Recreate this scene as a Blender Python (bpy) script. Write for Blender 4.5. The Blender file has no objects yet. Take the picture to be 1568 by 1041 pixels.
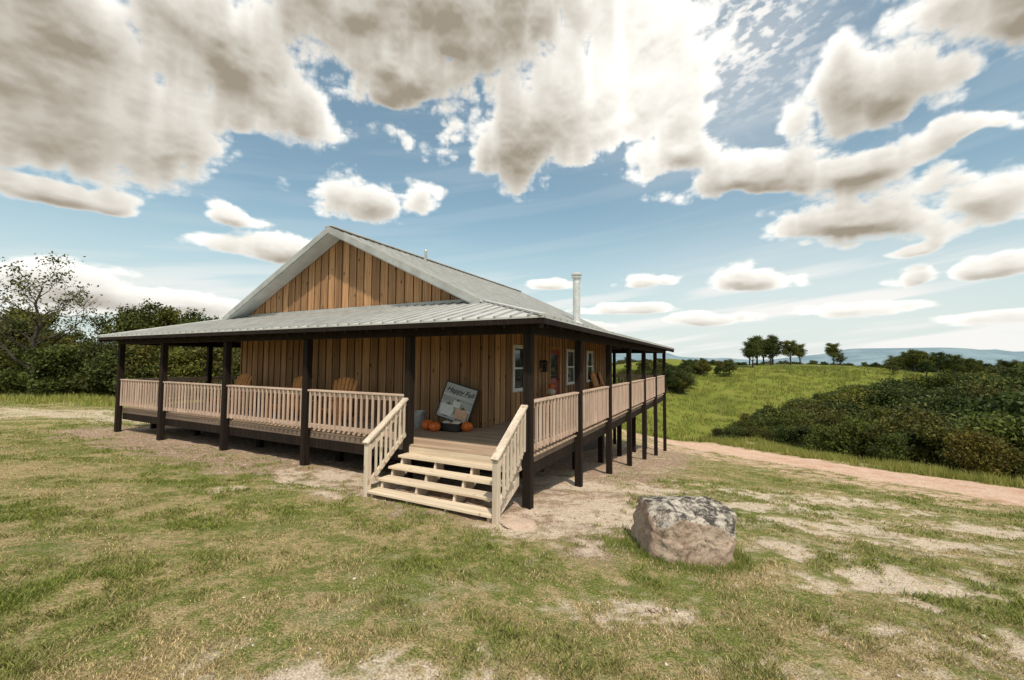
import bpy, math, random
import numpy as np
from mathutils import Vector, Matrix
random.seed(7); rng=np.random.default_rng(11)
scene=bpy.context.scene
scene.view_settings.view_transform='Standard'
try: scene.view_settings.look='None'
except Exception: pass
scene.view_settings.exposure=0
C=scene.collection
# ---------------------------------------------------------------- frame of reference
CAM=np.array([2.95,-6.32]); EYE=2.4
YAW=math.radians(27.3)
F2=np.array([-math.sin(YAW),math.cos(YAW)]); R2=np.array([math.cos(YAW),math.sin(YAW)])
def to_fr(x,y):
    dx=x-CAM[0]; dy=y-CAM[1]
    return dx*F2[0]+dy*F2[1], dx*R2[0]+dy*R2[1]
def fr(f,r): return CAM[0]+f*F2[0]+r*R2[0], CAM[1]+f*F2[1]+r*R2[1]
def ss(x,a,b):
    t=np.clip((x-a)/(b-a),0,1); return t*t*(3-2*t)
TAB=rng.random((256,256))
def vn(x,y):
    xi=np.floor(x).astype(int); yi=np.floor(y).astype(int)
    fx=x-xi; fy=y-yi; fx=fx*fx*(3-2*fx); fy=fy*fy*(3-2*fy)
    a=TAB[xi%256,yi%256]; b=TAB[(xi+1)%256,yi%256]; c=TAB[xi%256,(yi+1)%256]; d=TAB[(xi+1)%256,(yi+1)%256]
    return (a*(1-fx)+b*fx)*(1-fy)+(c*(1-fx)+d*fx)*fy
def fbm(x,y,o=4):
    s=0;a=.5;t=0
    for i in range(o):
        s=s+a*vn(x*2**i+17.3*i,y*2**i+5.1*i); t+=a; a*=.5
    return s/t
def height(x,y):
    x=np.asarray(x,float); y=np.asarray(y,float)
    f,r=to_fr(x,y)
    z=.06+np.where(y<0, .8*ss(-y,-1,9)-.8*ss(0,-1,9), -.13*np.minimum(y,30)*(.3+.7*ss(x,-14,0)))
    e=np.maximum(r-18.5, np.where(r>-2,f-33,-50)+0*r)
    z=z-4.4*ss(e,0,15)*ss(r,-8,4)
    ridge=np.exp(-((f-125)/np.where(f<125,48,40))**2)*np.exp(-((r-80)/75)**2)
    z=z+10.4*ridge*ss(f,30,60)
    far=np.hypot(f,r)
    z=z+2.5*ss(far,190,330)
    z=z+ (fbm(x/60+3,y/60+9)-.5)*5*ss(far,60,200)
    near=1-ss(far,40,80)
    z=z+near*((fbm(x/1.9,y/1.9)-.5)*.12+(fbm(x*2.2+40,y*2.2)-.5)*.05)
    return z
PATCH=[(2.45,-1.2,.5,.2),(2.55,-.5,.4,.18),(2.7,2.5,.8,.25),(5.7,3.5,.6,.22),(6.9,5.4,.9,.26),(4.6,4.3,.8,.2),(8.3,-3.4,1.0,.6),(6.0,.5,.6,.3),
       (3.4,3.4,.4,.15),(9.2,2.2,1.4,.6),(7.5,8.2,1.8,.3),(7.1,1.4,1.1,.55),(6.2,6.3,1.0,.2),(8.2,4.6,1.3,.3),(3.7,1.0,.35,.12),(9.5,7.0,1.5,.4)]
def masks(x,y):
    f,r=to_fr(x,y)
    n=fbm(x*1.3,y*1.3,5); n2=fbm(x*5+9,y*5,4); n3=fbm(x*16+3,y*16,3)
    bare=np.zeros_like(f)
    for (pf,pr,wr,wf) in PATCH:
        d=np.sqrt(((f-pf)/(wf*1.5))**2+((r-pr)/(wr*1.3))**2)
        bare=np.maximum(bare,1-ss(d+(n-.5)*3.2+(n2-.5)*3.4+(n3-.5)*1.6,.3,1.3))
    bare=np.maximum(bare,.75*ss(n*.4+n2*.35+n3*.25,.565,.67)*(.15+.85*ss(r,-3,4)))
    d=np.abs(f-17.5+ (r+14)*.12)/2.2
    bare=np.maximum(bare,.8*(1-ss(d+(n-.5)*2+(n2-.5)*1.2,.2,1.1))*ss(-r,12,15))
    lit=(1-ss(np.maximum(np.maximum(-y-.7,x-1.0),0)+(n-.5)*1.9+(n2-.5)*1.2,.0,1.1))*ss(x,-17,-15)*(1-ss(y,17,19))
    rc=13.0+2.7*(1-ss(f,10,25))
    road=(1-ss(np.abs(r-rc-1.2*(fbm(f/7+2,f*0+3.3)-.5)+(n-.5)*1.4+(n2-.5)*.8),2.3,3.1))*ss(f,1,7)*(1-ss(f,31,34))
    road=np.maximum(road,.85*(1-ss(np.abs(r-rc+4.0-(n-.5)*3),.6,2.2))*ss(f,8,12)*(1-ss(f,31,34))*ss(n2,.33,.58))
    mead=ss(np.maximum(r-18.5,f-34),0,3)*ss(r,-5,5)
    return np.clip(bare,0,1),np.clip(road,0,1),mead,np.clip(lit,0,1)
# ---------------------------------------------------------------- node helpers
def newmat(name):
    m=bpy.data.materials.new(name); m.use_nodes=True
    nt=m.node_tree; nt.nodes.clear()
    o=nt.nodes.new('ShaderNodeOutputMaterial'); p=nt.nodes.new('ShaderNodeBsdfPrincipled')
    nt.links.new(p.outputs[0],o.inputs[0])
    return m,nt,p,o
def noise(nt,vec,scale,detail=4,rough=.55,dist=0):
    n=nt.nodes.new('ShaderNodeTexNoise'); n.inputs['Scale'].default_value=scale; n.inputs['Detail'].default_value=detail
    n.inputs['Roughness'].default_value=rough; n.inputs['Distortion'].default_value=dist
    if vec is not None: nt.links.new(vec,n.inputs['Vector'])
    return n.outputs['Fac']
def ramp(nt,fac,stops):
    r=nt.nodes.new('ShaderNodeValToRGB'); e=r.color_ramp.elements
    while len(e)<len(stops): e.new(.5)
    for el,(p,c) in zip(e,stops):
        el.position=p; el.color=(c[0],c[1],c[2],1) if hasattr(c,'__len__') else (c,c,c,1)
    nt.links.new(fac,r.inputs[0]); return r.outputs[0]
def mix(nt,fac,a,b,mode='MIX'):
    m=nt.nodes.new('ShaderNodeMix'); m.data_type='RGBA'; m.blend_type=mode
    for s,v in ((m.inputs[0],fac),(m.inputs[6],a),(m.inputs[7],b)):
        if isinstance(v,bpy.types.NodeSocket): nt.links.new(v,s)
        elif isinstance(v,(int,float)): s.default_value=v
        else: s.default_value=(v[0],v[1],v[2],1)
    return m.outputs[2]
def math_(nt,op,a,b=None,c=None,clamp=False):
    m=nt.nodes.new('ShaderNodeMath'); m.operation=op; m.use_clamp=clamp
    for i,v in enumerate((a,b,c)):
        if v is None: continue
        if isinstance(v,bpy.types.NodeSocket): nt.links.new(v,m.inputs[i])
        else: m.inputs[i].default_value=v
    return m.outputs[0]
def smooth(nt,v,a,b,o0=0,o1=1):
    m=nt.nodes.new('ShaderNodeMapRange'); m.interpolation_type='SMOOTHSTEP'
    nt.links.new(v,m.inputs[0]); m.inputs[1].default_value=a; m.inputs[2].default_value=b
    m.inputs[3].default_value=o0; m.inputs[4].default_value=o1
    return m.outputs[0]
def mapping(nt,src,scale):
    m=nt.nodes.new('ShaderNodeMapping'); m.inputs['Scale'].default_value=scale; nt.links.new(src,m.inputs['Vector']); return m.outputs[0]
def objco(nt):
    return nt.nodes.new('ShaderNodeTexCoord').outputs['Object']
def bump(nt,p,h,strength=.3,dist=.02):
    b=nt.nodes.new('ShaderNodeBump'); b.inputs['Strength'].default_value=strength; b.inputs['Distance'].default_value=dist
    nt.links.new(h,b.inputs['Height']); nt.links.new(b.outputs[0],p.inputs['Normal'])
def wood(name,c1,c2,grain='z',rough=.75,pitch=0,knots=False,dark=(.03,.018,.01),spec=.3):
    m,nt,p,o=newmat(name); co=objco(nt)
    sc={'x':(1.2,28,28),'y':(28,1.2,28),'z':(28,28,1.2)}[grain]
    g=noise(nt,mapping(nt,co,sc),1,5,.6,.6); b=noise(nt,mapping(nt,co,tuple(s*.12 for s in sc)),1.5,3)
    col=mix(nt,smooth(nt,g,.3,.7),c1,c2)
    col=mix(nt,smooth(nt,b,.35,.7,0,.45),col,tuple(v*.5 for v in c1))
    if pitch:
        sep=nt.nodes.new('ShaderNodeSeparateXYZ'); nt.links.new(co,sep.inputs[0])
        s=math_(nt,'ADD',sep.outputs[0],sep.outputs[1]); s=math_(nt,'DIVIDE',s,pitch); s=math_(nt,'FLOOR',s)
        w=nt.nodes.new('ShaderNodeTexWhiteNoise'); w.noise_dimensions='1D'; nt.links.new(s,w.inputs['W'])
        col=mix(nt,1,col,ramp(nt,w.outputs[0],[(0,.66),(.5,.95),(1,1.3)]),'MULTIPLY')
    if knots:
        v=nt.nodes.new('ShaderNodeTexVoronoi'); v.inputs['Scale'].default_value=1; nt.links.new(mapping(nt,co,(5,5,2.2)),v.inputs['Vector'])
        col=mix(nt,smooth(nt,v.outputs['Distance'],.06,.17,.85,0),col,dark)
    nt.links.new(col,p.inputs['Base Color']); p.inputs['Roughness'].default_value=rough; p.inputs['Specular IOR Level'].default_value=spec
    bump(nt,p,g,.35,.008)
    return m
M={}
M['siding']=wood('siding_wood',(.34,.175,.082),(.53,.305,.155),'z',pitch=.30,knots=True)
M['gap_shade']=wood('siding_gap_shade',(.02,.012,.007),(.045,.026,.015),'z',rough=.9,spec=.1)  # near-black colour standing in for siding gaps and batten shadows
M['rail']=wood('rail_wood',(.46,.32,.25),(.68,.53,.43),'z')
M['railh']=wood('rail_wood_h',(.47,.33,.255),(.68,.54,.44),'x')
M['new']=wood('new_pine',(.62,.49,.35),(.78,.66,.51),'x',knots=True,dark=(.34,.22,.13))
M['newz']=wood('new_pine_z',(.60,.48,.37),(.76,.66,.54),'z',knots=True,dark=(.36,.24,.15))
M['deck']=wood('deck_boards',(.40,.28,.19),(.58,.43,.31),'x')
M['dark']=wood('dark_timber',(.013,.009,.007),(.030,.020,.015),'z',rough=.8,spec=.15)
M['chair']=wood('chair_wood',(.66,.27,.08),(.84,.40,.15),'z')
M['rim']=wood('rim_wood',(.17,.12,.09),(.27,.2,.155),'x')
def simple(name,c1,c2,scale=6,rough=.6,metal=0,bs=.1,bd=.01,spec=None):
    m,nt,p,o=newmat(name); co=objco(nt); n=noise(nt,co,scale,5,.6)
    nt.links.new(mix(nt,smooth(nt,n,.3,.7),c1,c2),p.inputs['Base Color'])
    p.inputs['Roughness'].default_value=rough; p.inputs['Metallic'].default_value=metal
    if bs: bump(nt,p,n,bs,bd)
    return m
M['metal']=simple('galvalume_roof',(.49,.48,.46),(.62,.615,.59),1.4,.5,.2,.08,.01)
M['rib']=simple('roof_rib',(.34,.34,.325),(.46,.46,.445),3,.5,.2,0)
M['soffit']=simple('metal_soffit',(.42,.45,.46),(.52,.55,.56),3,.5,.2,0)
M['pipe']=simple('flue_metal',(.5,.5,.49),(.66,.66,.64),9,.4,.3,0)
M['white']=simple('white_paint',(.68,.68,.66),(.8,.8,.78),8,.45,0,.05)
M['black']=simple('black_metal',(.012,.012,.012),(.03,.03,.03),8,.45,0,.05)
M['door']=simple('red_door_paint',(.25,.035,.02),(.32,.05,.03),4,.4,0,.05)
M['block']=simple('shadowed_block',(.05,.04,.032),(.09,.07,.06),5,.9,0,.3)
M['pumpkin']=simple('pumpkin_skin',(.62,.12,.015),(.75,.19,.03),9,.45,0,.15)
M['wpumpkin']=simple('white_pumpkin_skin',(.62,.52,.42),(.75,.66,.55),9,.5,0,.1)
M['stem']=simple('stem',(.12,.1,.04),(.2,.16,.07),20,.8)
M['zinc']=simple('galvanised_bucket',(.35,.37,.38),(.5,.52,.52),14,.4,.6,.05)
M['signgrey']=wood('whitewashed_planks',(.40,.39,.37),(.72,.70,.67),'x')
M['paintw']=simple('sign_white_paint',(.70,.68,.64),(.82,.80,.76),10,.7)
M['paintp']=simple('sign_peach_paint',(.66,.36,.22),(.76,.5,.34),10,.7)
m,nt,p,o=newmat('window_glass'); p.inputs['Roughness'].default_value=.06; M['glass']=m
nt.links.new(mix(nt,smooth(nt,noise(nt,objco(nt),2.2),.35,.7),(.02,.026,.03),(.07,.08,.08)),p.inputs['Base Color'])
# ---------------------------------------------------------------- mesh builder
class MB:
    def __init__(s): s.v=[];s.f=[];s.m=[];s.mats=[]
    def mi(s,k):
        if k not in s.mats: s.mats.append(k)
        return s.mats.index(k)
    def hexa(s,pts,k):
        b=len(s.v); s.v+= [tuple(p) for p in pts]
        for q in ((0,3,2,1),(4,5,6,7),(0,1,5,4),(1,2,6,5),(2,3,7,6),(3,0,4,7)):
            s.f.append(tuple(b+i for i in q)); s.m.append(s.mi(k))
    def box(s,x0,x1,y0,y1,z0,z1,k):
        x0,x1=sorted((x0,x1));y0,y1=sorted((y0,y1));z0,z1=sorted((z0,z1))
        s.hexa([(x0,y0,z0),(x1,y0,z0),(x1,y1,z0),(x0,y1,z0),(x0,y0,z1),(x1,y0,z1),(x1,y1,z1),(x0,y1,z1)],k)
    def beam(s,a,b,w,h,k,up=(0,0,1)):
        a=Vector(a);b=Vector(b);d=(b-a).normalized();u=Vector(up)
        sd=d.cross(u).normalized()*(w/2); u2=sd.cross(d).normalized()*(h/2)
        s.hexa([a-sd-u2,a+sd-u2,b+sd-u2,b-sd-u2,a-sd+u2,a+sd+u2,b+sd+u2,b-sd+u2],k)
    def prism(s,poly,axis,a0,a1,k):
        n=len(poly); b=len(s.v)
        for a in (a0,a1):
            for (p,q) in poly:
                s.v.append({'x':(a,p,q),'y':(p,a,q),'z':(p,q,a)}[axis])
        s.f.append(tuple(b+i for i in range(n))[::-1]); s.f.append(tuple(b+n+i for i in range(n)))
        s.m+= [s.mi(k)]*2
        for i in range(n):
            j=(i+1)%n; s.f.append((b+i,b+j,b+n+j,b+n+i)); s.m.append(s.mi(k))
    def lathe(s,prof,c,k,seg=20,rib=0,nrib=8):
        b=len(s.v)
        for (r,z) in prof:
            for i in range(seg):
                a=2*math.pi*i/seg; rr=r*(1-rib*abs(math.cos(a*nrib/2))**4 ) if rib else r
                s.v.append((c[0]+rr*math.cos(a),c[1]+rr*math.sin(a),c[2]+z))
        for j in range(len(prof)-1):
            for i in range(seg):
                i2=(i+1)%seg; s.f.append((b+j*seg+i,b+j*seg+i2,b+(j+1)*seg+i2,b+(j+1)*seg+i)); s.m.append(s.mi(k))
        s.f.append(tuple(b+i for i in range(seg))[::-1]); s.m.append(s.mi(k))
        t=b+(len(prof)-1)*seg; s.f.append(tuple(t+i for i in range(seg))); s.m.append(s.mi(k))
    def obj(s,name,parent=None,bevel=0,smooth=False,loc=None):
        me=bpy.data.meshes.new(name); me.from_pydata(s.v,[],s.f)
        for k in s.mats: me.materials.append(M[k])
        me.polygons.foreach_set('material_index',s.m)
        if smooth: me.polygons.foreach_set('use_smooth',[True]*len(s.f))
        me.update()
        import bmesh
        bm=bmesh.new(); bm.from_mesh(me); bmesh.ops.recalc_face_normals(bm,faces=bm.faces); bm.to_mesh(me); bm.free()
        o=bpy.data.objects.new(name,me); C.objects.link(o)
        if bevel:
            bv=o.modifiers.new('bevel','BEVEL'); bv.width=bevel; bv.segments=1; bv.limit_method='ANGLE'
        if parent: o.parent=parent
        if loc: o.location=loc
        return o
def empty(name,loc=(0,0,0)):
    e=bpy.data.objects.new(name,None); C.objects.link(e); e.location=loc; e.empty_display_size=.3; return e
def npmesh(name,V,Fc,mat,col=None,smooth=False):
    me=bpy.data.meshes.new(name); nv=len(V); nf,k=Fc.shape
    me.vertices.add(nv); me.vertices.foreach_set('co',V.astype(np.float32).ravel())
    me.loops.add(nf*k); me.loops.foreach_set('vertex_index',Fc.astype(np.int32).ravel())
    me.polygons.add(nf); me.polygons.foreach_set('loop_start',(np.arange(nf)*k).astype(np.int32))
    if smooth: me.polygons.foreach_set('use_smooth',np.ones(nf,bool))
    me.update(calc_edges=True)
    if col is not None:
        a=me.color_attributes.new('col','FLOAT_COLOR','POINT'); a.data.foreach_set('color',col.astype(np.float32).ravel())
    if mat: me.materials.append(mat)
    return me
# ---------------------------------------------------------------- ground
def axis(lo,hi,step,far,g=1.13):
    c=list(np.arange(lo,hi+1e-6,step)); s=step; v=hi
    while v<far: s*=g; v+=s; c.append(v)
    s=step; v=lo; pre=[]
    while v>-far: s*=g; v-=s; pre.append(v)
    return np.array(pre[::-1]+c)
gx=axis(-19,17,.07,4500); gy=axis(-8.5,25,.07,4500)
GX,GY=np.meshgrid(gx,gy); GZ=height(GX,GY)
b_,r_,m_,l_=masks(GX,GY)
GZ=GZ-.02*b_*(1-ss(np.hypot(GX,GY),30,60))
V=np.stack([GX,GY,GZ],-1).reshape(-1,3)
nx=len(gx);ny=len(gy); idx=np.arange(nx*ny).reshape(ny,nx)
Fc=np.stack([idx[:-1,:-1],idx[:-1,1:],idx[1:,1:],idx[1:,:-1]],-1).reshape(-1,4)
col=np.stack([b_,r_,m_,l_],-1).reshape(-1,4)
m,nt,p,o=newmat('ground_soil_grass'); co=objco(nt)
at=nt.nodes.new('ShaderNodeAttribute'); at.attribute_name='col'
sp=nt.nodes.new('ShaderNodeSeparateColor'); nt.links.new(at.outputs['Color'],sp.inputs[0])
n1=noise(nt,co,1.1,4,.6); n2=noise(nt,co,9,5,.65); n3=noise(nt,co,60,4,.8); n4=noise(nt,co,.045,4,.6)
straw=mix(nt,smooth(nt,n3,.36,.64),(.17,.12,.05),(.58,.46,.25))
green=mix(nt,smooth(nt,n3,.36,.64),(.055,.075,.016),(.26,.28,.075))
g=mix(nt,smooth(nt,mix(nt,.5,n1,n2),.42,.56),straw,green)
litc=mix(nt,smooth(nt,n3,.40,.60),(.13,.07,.05),(.55,.38,.30)); litc=mix(nt,smooth(nt,n2,.5,.65,0,.8),litc,(.62,.5,.42))
g=mix(nt,math_(nt,'MULTIPLY',at.outputs['Alpha'],smooth(nt,n2,.3,.55)),g,litc)
soil=mix(nt,smooth(nt,n3,.38,.60),(.42,.30,.21),(.82,.71,.58)); soil=mix(nt,smooth(nt,n2,.50,.65,0,.6),soil,(.50,.37,.25))
g=mix(nt,math_(nt,'MULTIPLY',sp.outputs[0],smooth(nt,n2,.32,.48)),g,soil)
meadow=mix(nt,smooth(nt,n2,.3,.7),(.11,.14,.022),(.21,.225,.04))
meadow=mix(nt,smooth(nt,noise(nt,co,.35,5,.7),.45,.7,0,.55),meadow,(.26,.22,.065))
meadow=mix(nt,smooth(nt,n4,.48,.66,0,.6),meadow,(.06,.08,.02))
g=mix(nt,sp.outputs[2],g,meadow)
rd=mix(nt,smooth(nt,n2,.3,.7),(.52,.33,.23),(.72,.53,.41)); rd=mix(nt,smooth(nt,n3,.5,.7,0,.6),rd,(.84,.70,.58)); rd=mix(nt,smooth(nt,n1,.45,.65,0,.6),rd,(.50,.27,.18))
g=mix(nt,sp.outputs[1],g,rd)
nt.links.new(g,p.inputs['Base Color']); p.inputs['Roughness'].default_value=.95; p.inputs['Specular IOR Level'].default_value=.1
bump(nt,p,mix(nt,.5,n3,n2),.9,.04)
ground=bpy.data.objects.new('ground',npmesh('ground',V,Fc,m,col,True)); C.objects.link(ground)
# ---------------------------------------------------------------- leaf / grass materials
def leafmat(name,tr=.3,rough=.6,rnd=True):
    m,nt,p,o=newmat(name); at=nt.nodes.new('ShaderNodeAttribute'); at.attribute_name='col'
    oi=nt.nodes.new('ShaderNodeObjectInfo')
    c=mix(nt,1,at.outputs['Color'],ramp(nt,oi.outputs['Random'],[(0,(.55,.68,.6)),(.35,(.85,.9,.85)),(.7,(1.1,1.1,.9)),(1,(1.5,1.25,.85))]),'MULTIPLY') if rnd else at.outputs['Color']
    nt.links.new(c,p.inputs['Base Color']); p.inputs['Roughness'].default_value=rough; p.inputs['Specular IOR Level'].default_value=.2
    if tr:
        t=nt.nodes.new('ShaderNodeBsdfTranslucent'); nt.links.new(c,t.inputs[0])
        ms=nt.nodes.new('ShaderNodeMixShader'); ms.inputs[0].default_value=tr
        nt.links.new(p.outputs[0],ms.inputs[1]); nt.links.new(t.outputs[0],ms.inputs[2]); nt.links.new(ms.outputs[0],o.inputs[0])
    return m
LEAF=leafmat('foliage',.25); GRASS=leafmat('grass_blades',.25,rnd=False)
BARK=simple('bark',(.03,.023,.018),(.08,.062,.05),12,.9,0,.5,.02); M['bark']=BARK
def blades(N,f0,f1,hmin,hmax,wk,name,side=1.45):
    f=np.exp(rng.uniform(math.log(f0),math.log(f1),N)); r=rng.uniform(-side,side,N)*f
    x,y=fr(f,r); b,rd,md,lt=masks(x,y)
    keep=rng.random(N)>(b*.97+rd*1.2+lt*.7)
    keep&=~((x<.15)&(x>-14.7)&(y>-.02)&(y<16.2)); keep&=~((x<.1)&(x>-2.6)&(y>-.95)&(y<1))
    clump=fbm(x*4.4+5,y*4.4+2,4); keep&=rng.random(N)<ss(clump,.25,.56)*.85+.15
    x=x[keep];y=y[keep];f=f[keep];r=r[keep];clump=clump[keep];n=len(x)
    z=height(x,y)-.008
    big=fbm(x*.6+20,y*.6+8,5); mid=fbm(x*2.3+3,y*2.3+1,3)
    gr=big+.25*(clump-.5)+.22*(mid-.5)+.015-.045*ss(r,0,3)+ .12*ss(-x,1,5)*(1-ss(f,4,10))+rng.normal(0,.08,n); gr=ss(gr,.40,.64)
    h=rng.uniform(hmin,hmax,n)*(.65+.6*gr)*(.55+.8*ss(clump,.35,.7)); w=wk*f**.7*rng.uniform(.7,1.4,n)
    a=rng.uniform(0,2*math.pi,n); la=rng.uniform(0,2*math.pi,n); ln=rng.uniform(.3,1.3,n)*h
    base=np.stack([x,y,z],-1); dx=np.stack([np.cos(a),np.sin(a),0*a],-1)*w[:,None]/2
    lean=np.stack([np.cos(la)*ln,np.sin(la)*ln,h],-1)
    V=np.stack([base-dx,base+dx,base+lean*.55+dx*.7+np.array([0,0,1])*h[:,None]*.12,base+lean,base+lean*.55-dx*.7+np.array([0,0,1])*h[:,None]*.12],1).reshape(-1,3)
    Fc=(np.arange(n)[:,None]*5+np.arange(5)[None,:])
    s1=np.array([.62,.49,.27]);g1=np.array([.13,.18,.03]);g2=np.array([.33,.36,.085])
    t=rng.random(n)[:,None]; gc=g1*t+g2*(1-t); c=gc*gr[:,None]+s1*(1-gr[:,None])*(.5+.8*t)
    c=c*rng.uniform(.6,1.25,n)[:,None]; c=np.concatenate([c,np.ones((n,1))],1)
    return V,Fc,np.repeat(c,5,0)
V,Fc,cc=blades(820000,1.1,24,.016,.042,.0026,'g')
go=bpy.data.objects.new('grass',npmesh('grass',V,Fc,GRASS,cc)); C.objects.link(go)
def tufts(N,fa,fb,ra,rb,hmin,hmax,w,c1,c2,name):
    f=rng.uniform(fa,fb,N); r=rng.uniform(ra,rb,N); x,y=fr(f,r); b,rd,md,lt=masks(x,y)
    k=(rd<.15)&(rng.random(N)<ss(fbm(x/1.5,y/1.5),.35,.6)); x=x[k];y=y[k];n=len(x); z=height(x,y)-.02
    h=rng.uniform(hmin,hmax,n); a=rng.uniform(0,6.28,n); la=rng.uniform(0,6.28,n); ln=h*rng.uniform(.1,.6,n)
    base=np.stack([x,y,z],-1); dx=np.stack([np.cos(a),np.sin(a),0*a],-1)*w/2
    V=np.stack([base-dx,base+dx,base+np.stack([np.cos(la)*ln,np.sin(la)*ln,h],-1)],1).reshape(-1,3)
    t=rng.random(n)[:,None]; c=np.array(c1)*t+np.array(c2)*(1-t); c=np.concatenate([c,np.ones((n,1))],1)
    o=bpy.data.objects.new(name,npmesh(name,V,np.arange(3*n).reshape(-1,3),GRASS,np.repeat(c,3,0))); C.objects.link(o)
tufts(60000,9,36,15.0,22,.12,.5,.03,(.17,.21,.035),(.42,.38,.12),'verge_grass')
tufts(70000,22,40,-45,-14,.1,.45,.05,(.19,.23,.04),(.42,.40,.12),'tall_grass')
tufts(90000,33,110,8,95,.25,.7,.12,(.14,.18,.03),(.29,.29,.07),'meadow_grass')
# ---------------------------------------------------------------- trees
def tube(pts,rads,seg=6):
    V=[];Fc=[]
    for i,(p,r) in enumerate(zip(pts,rads)):
        p=Vector(p); d=(Vector(pts[min(i+1,len(pts)-1)])-Vector(pts[max(i-1,0)])).normalized()
        s=d.orthogonal().normalized(); t=d.cross(s)
        for k in range(seg):
            a=2*math.pi*k/seg; V.append(p+s*math.cos(a)*r+t*math.sin(a)*r)
    for i in range(len(pts)-1):
        for k in range(seg):
            Fc.append((i*seg+k,i*seg+(k+1)%seg,(i+1)*seg+(k+1)%seg,(i+1)*seg+k))
    return V,Fc
def tree_mesh(name,H,spread,nl,leaves,lsize,clump,c1,c2,seed,trunk=.25,start=.25,sparse=1.0,tr=.16):
    rd=random.Random(seed); rg=np.random.default_rng(seed)
    V=[];Fc=[];tips=[]
    def add(pts,rads):
        v,f=tube(pts,rads); b=len(V); V.extend(v); Fc.extend([tuple(b+i for i in q) for q in f])
    tp=[Vector((0,0,-.3))]
    for i in range(1,7):
        tp.append(Vector((rd.gauss(0,.03)*H*i/6,rd.gauss(0,.03)*H*i/6,H*.85*i/6)))
    add(tp,[trunk*(1-.85*i/6) for i in range(7)])
    for i in range(nl):
        t=start+(1-start)*((i+rd.random())/nl); j=min(int(t*6),5); p0=tp[j].lerp(tp[j+1],t*6-j)
        a=i*2.4+rd.uniform(-.4,.4); L=spread*(1.15-.65*t)*rd.uniform(.65,1.15)
        d=Vector((math.cos(a),math.sin(a),rd.uniform(.25,.8)+t*.5)).normalized()
        pts=[p0]
        for k in range(1,5):
            pts.append(p0+d*L*k/4+Vector((rd.gauss(0,.05),rd.gauss(0,.05),rd.gauss(0,.04)))*L+Vector((0,0,.03*k*k*L/4)))
        r0=trunk*(1-.8*t)*.5
        add(pts,[r0*(1-.8*k/4) for k in range(5)])
        for k in range(2,5):
            for q in range(3):
                dd=(d+Vector((rd.uniform(-1,1),rd.uniform(-1,1),rd.uniform(-.4,.9)))).normalized(); l2=L*rd.uniform(.2,.45)
                e=pts[k]+dd*l2; mid=pts[k].lerp(e,.5)+Vector((rd.gauss(0,.03),rd.gauss(0,.03),0.03))*L
                add([pts[k],mid,e],[r0*.3,r0*.18,r0*.06]); tips+= [e,mid] if rd.random()<.6 else [e]
                if tr<.1:
                    for w in range(4):
                        e2=e+Vector((rd.uniform(-1,1),rd.uniform(-1,1),rd.uniform(-.2,1)))*l2*.6
                        add([mid.lerp(e,.4+.15*w),e2],[r0*.16,r0*.05])
        tips.append(pts[-1])
    nb=len(V); BV=np.array([tuple(v) for v in V]); BF=np.array(Fc)
    T=np.array([tuple(t) for t in tips]); T=T[rg.random(len(T))<sparse]
    per=max(3,leaves//len(T)); cen=np.repeat(T,per,0); n=len(cen)
    cb=np.repeat(rg.uniform(.55,1.5,len(T)),per)
    off=rg.normal(0,1,(n,3))*np.array([clump,clump,clump*.62]); P=cen+off
    ax=rg.normal(0,1,(n,3)); ax/=np.linalg.norm(ax,axis=1)[:,None]; bx=np.cross(ax,rg.normal(0,1,(n,3))); bx/=np.linalg.norm(bx,axis=1)[:,None]
    s=lsize*rg.uniform(.6,1.4,n)[:,None]
    LV=np.stack([P-ax*s,P+bx*s*.55,P+ax*s,P-bx*s*.55],1).reshape(-1,3)
    LF=np.arange(4*n).reshape(-1,4)+nb
    t=rg.random(n)[:,None]; lc=(np.array(c1)*t+np.array(c2)*(1-t))*cb[:,None]
    lc=np.concatenate([lc,np.ones((n,1))],1)
    col=np.concatenate([np.ones((nb,4))*.08,np.repeat(lc,4,0)],0)
    me=npmesh(name,np.concatenate([BV,LV]),np.concatenate([BF,LF]),BARK,col)
    me.materials.append(LEAF); mi=np.zeros(len(BF)+len(LF),np.int32); mi[len(BF):]=1; me.polygons.foreach_set('material_index',mi)
    return me
g1=(.05,.068,.016);g2=(.115,.13,.032);o1=(.12,.105,.028)
T=[tree_mesh('oak_a',7,2.6,13,9000,.12,.36,g1,g2,1),
   tree_mesh('oak_b',7,3.1,14,9000,.12,.38,g1,(.13,.125,.035),2,start=.15),
   tree_mesh('oak_c',7,2.2,12,8000,.12,.34,(.04,.055,.014),(.095,.115,.026),3)]
B=[tree_mesh('bush_a',3,1.5,11,7500,.085,.30,g1,g2,4,.09,.05),
   tree_mesh('bush_b',3,1.9,12,7500,.085,.36,(.06,.065,.018),o1,5,.09,.05),
   tree_mesh('bush_c',3,1.3,10,7000,.085,.28,(.04,.055,.016),(.09,.105,.03),6,.09,.05)]
TOPH={me.name:max(v.co.z for v in me.vertices)*.93 for me in T+B}
def put(me,f,r,s,parent,name,sz=None,dz=0,cap=None):
    x,y=fr(f,r); z=float(height(np.array([x]),np.array([y]))[0])
    sz=sz or random.uniform(.85,1.15)
    if cap is not None:
        room=cap-z
        if room<.4: return None
        s=min(s,room/(TOPH[me.name]*sz)*random.uniform(.6,1.12))
        if s<.22: return None
    o=bpy.data.objects.new(name,me); C.objects.link(o); o.location=(x,y,z-.1+dz)
    o.rotation_euler=(0,0,random.uniform(0,6.28)); o.scale=(s,s,s*sz)
    if parent: o.parent=parent
    return o
vb=empty('valley_bushes')
cnt=0;tries=0
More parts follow.
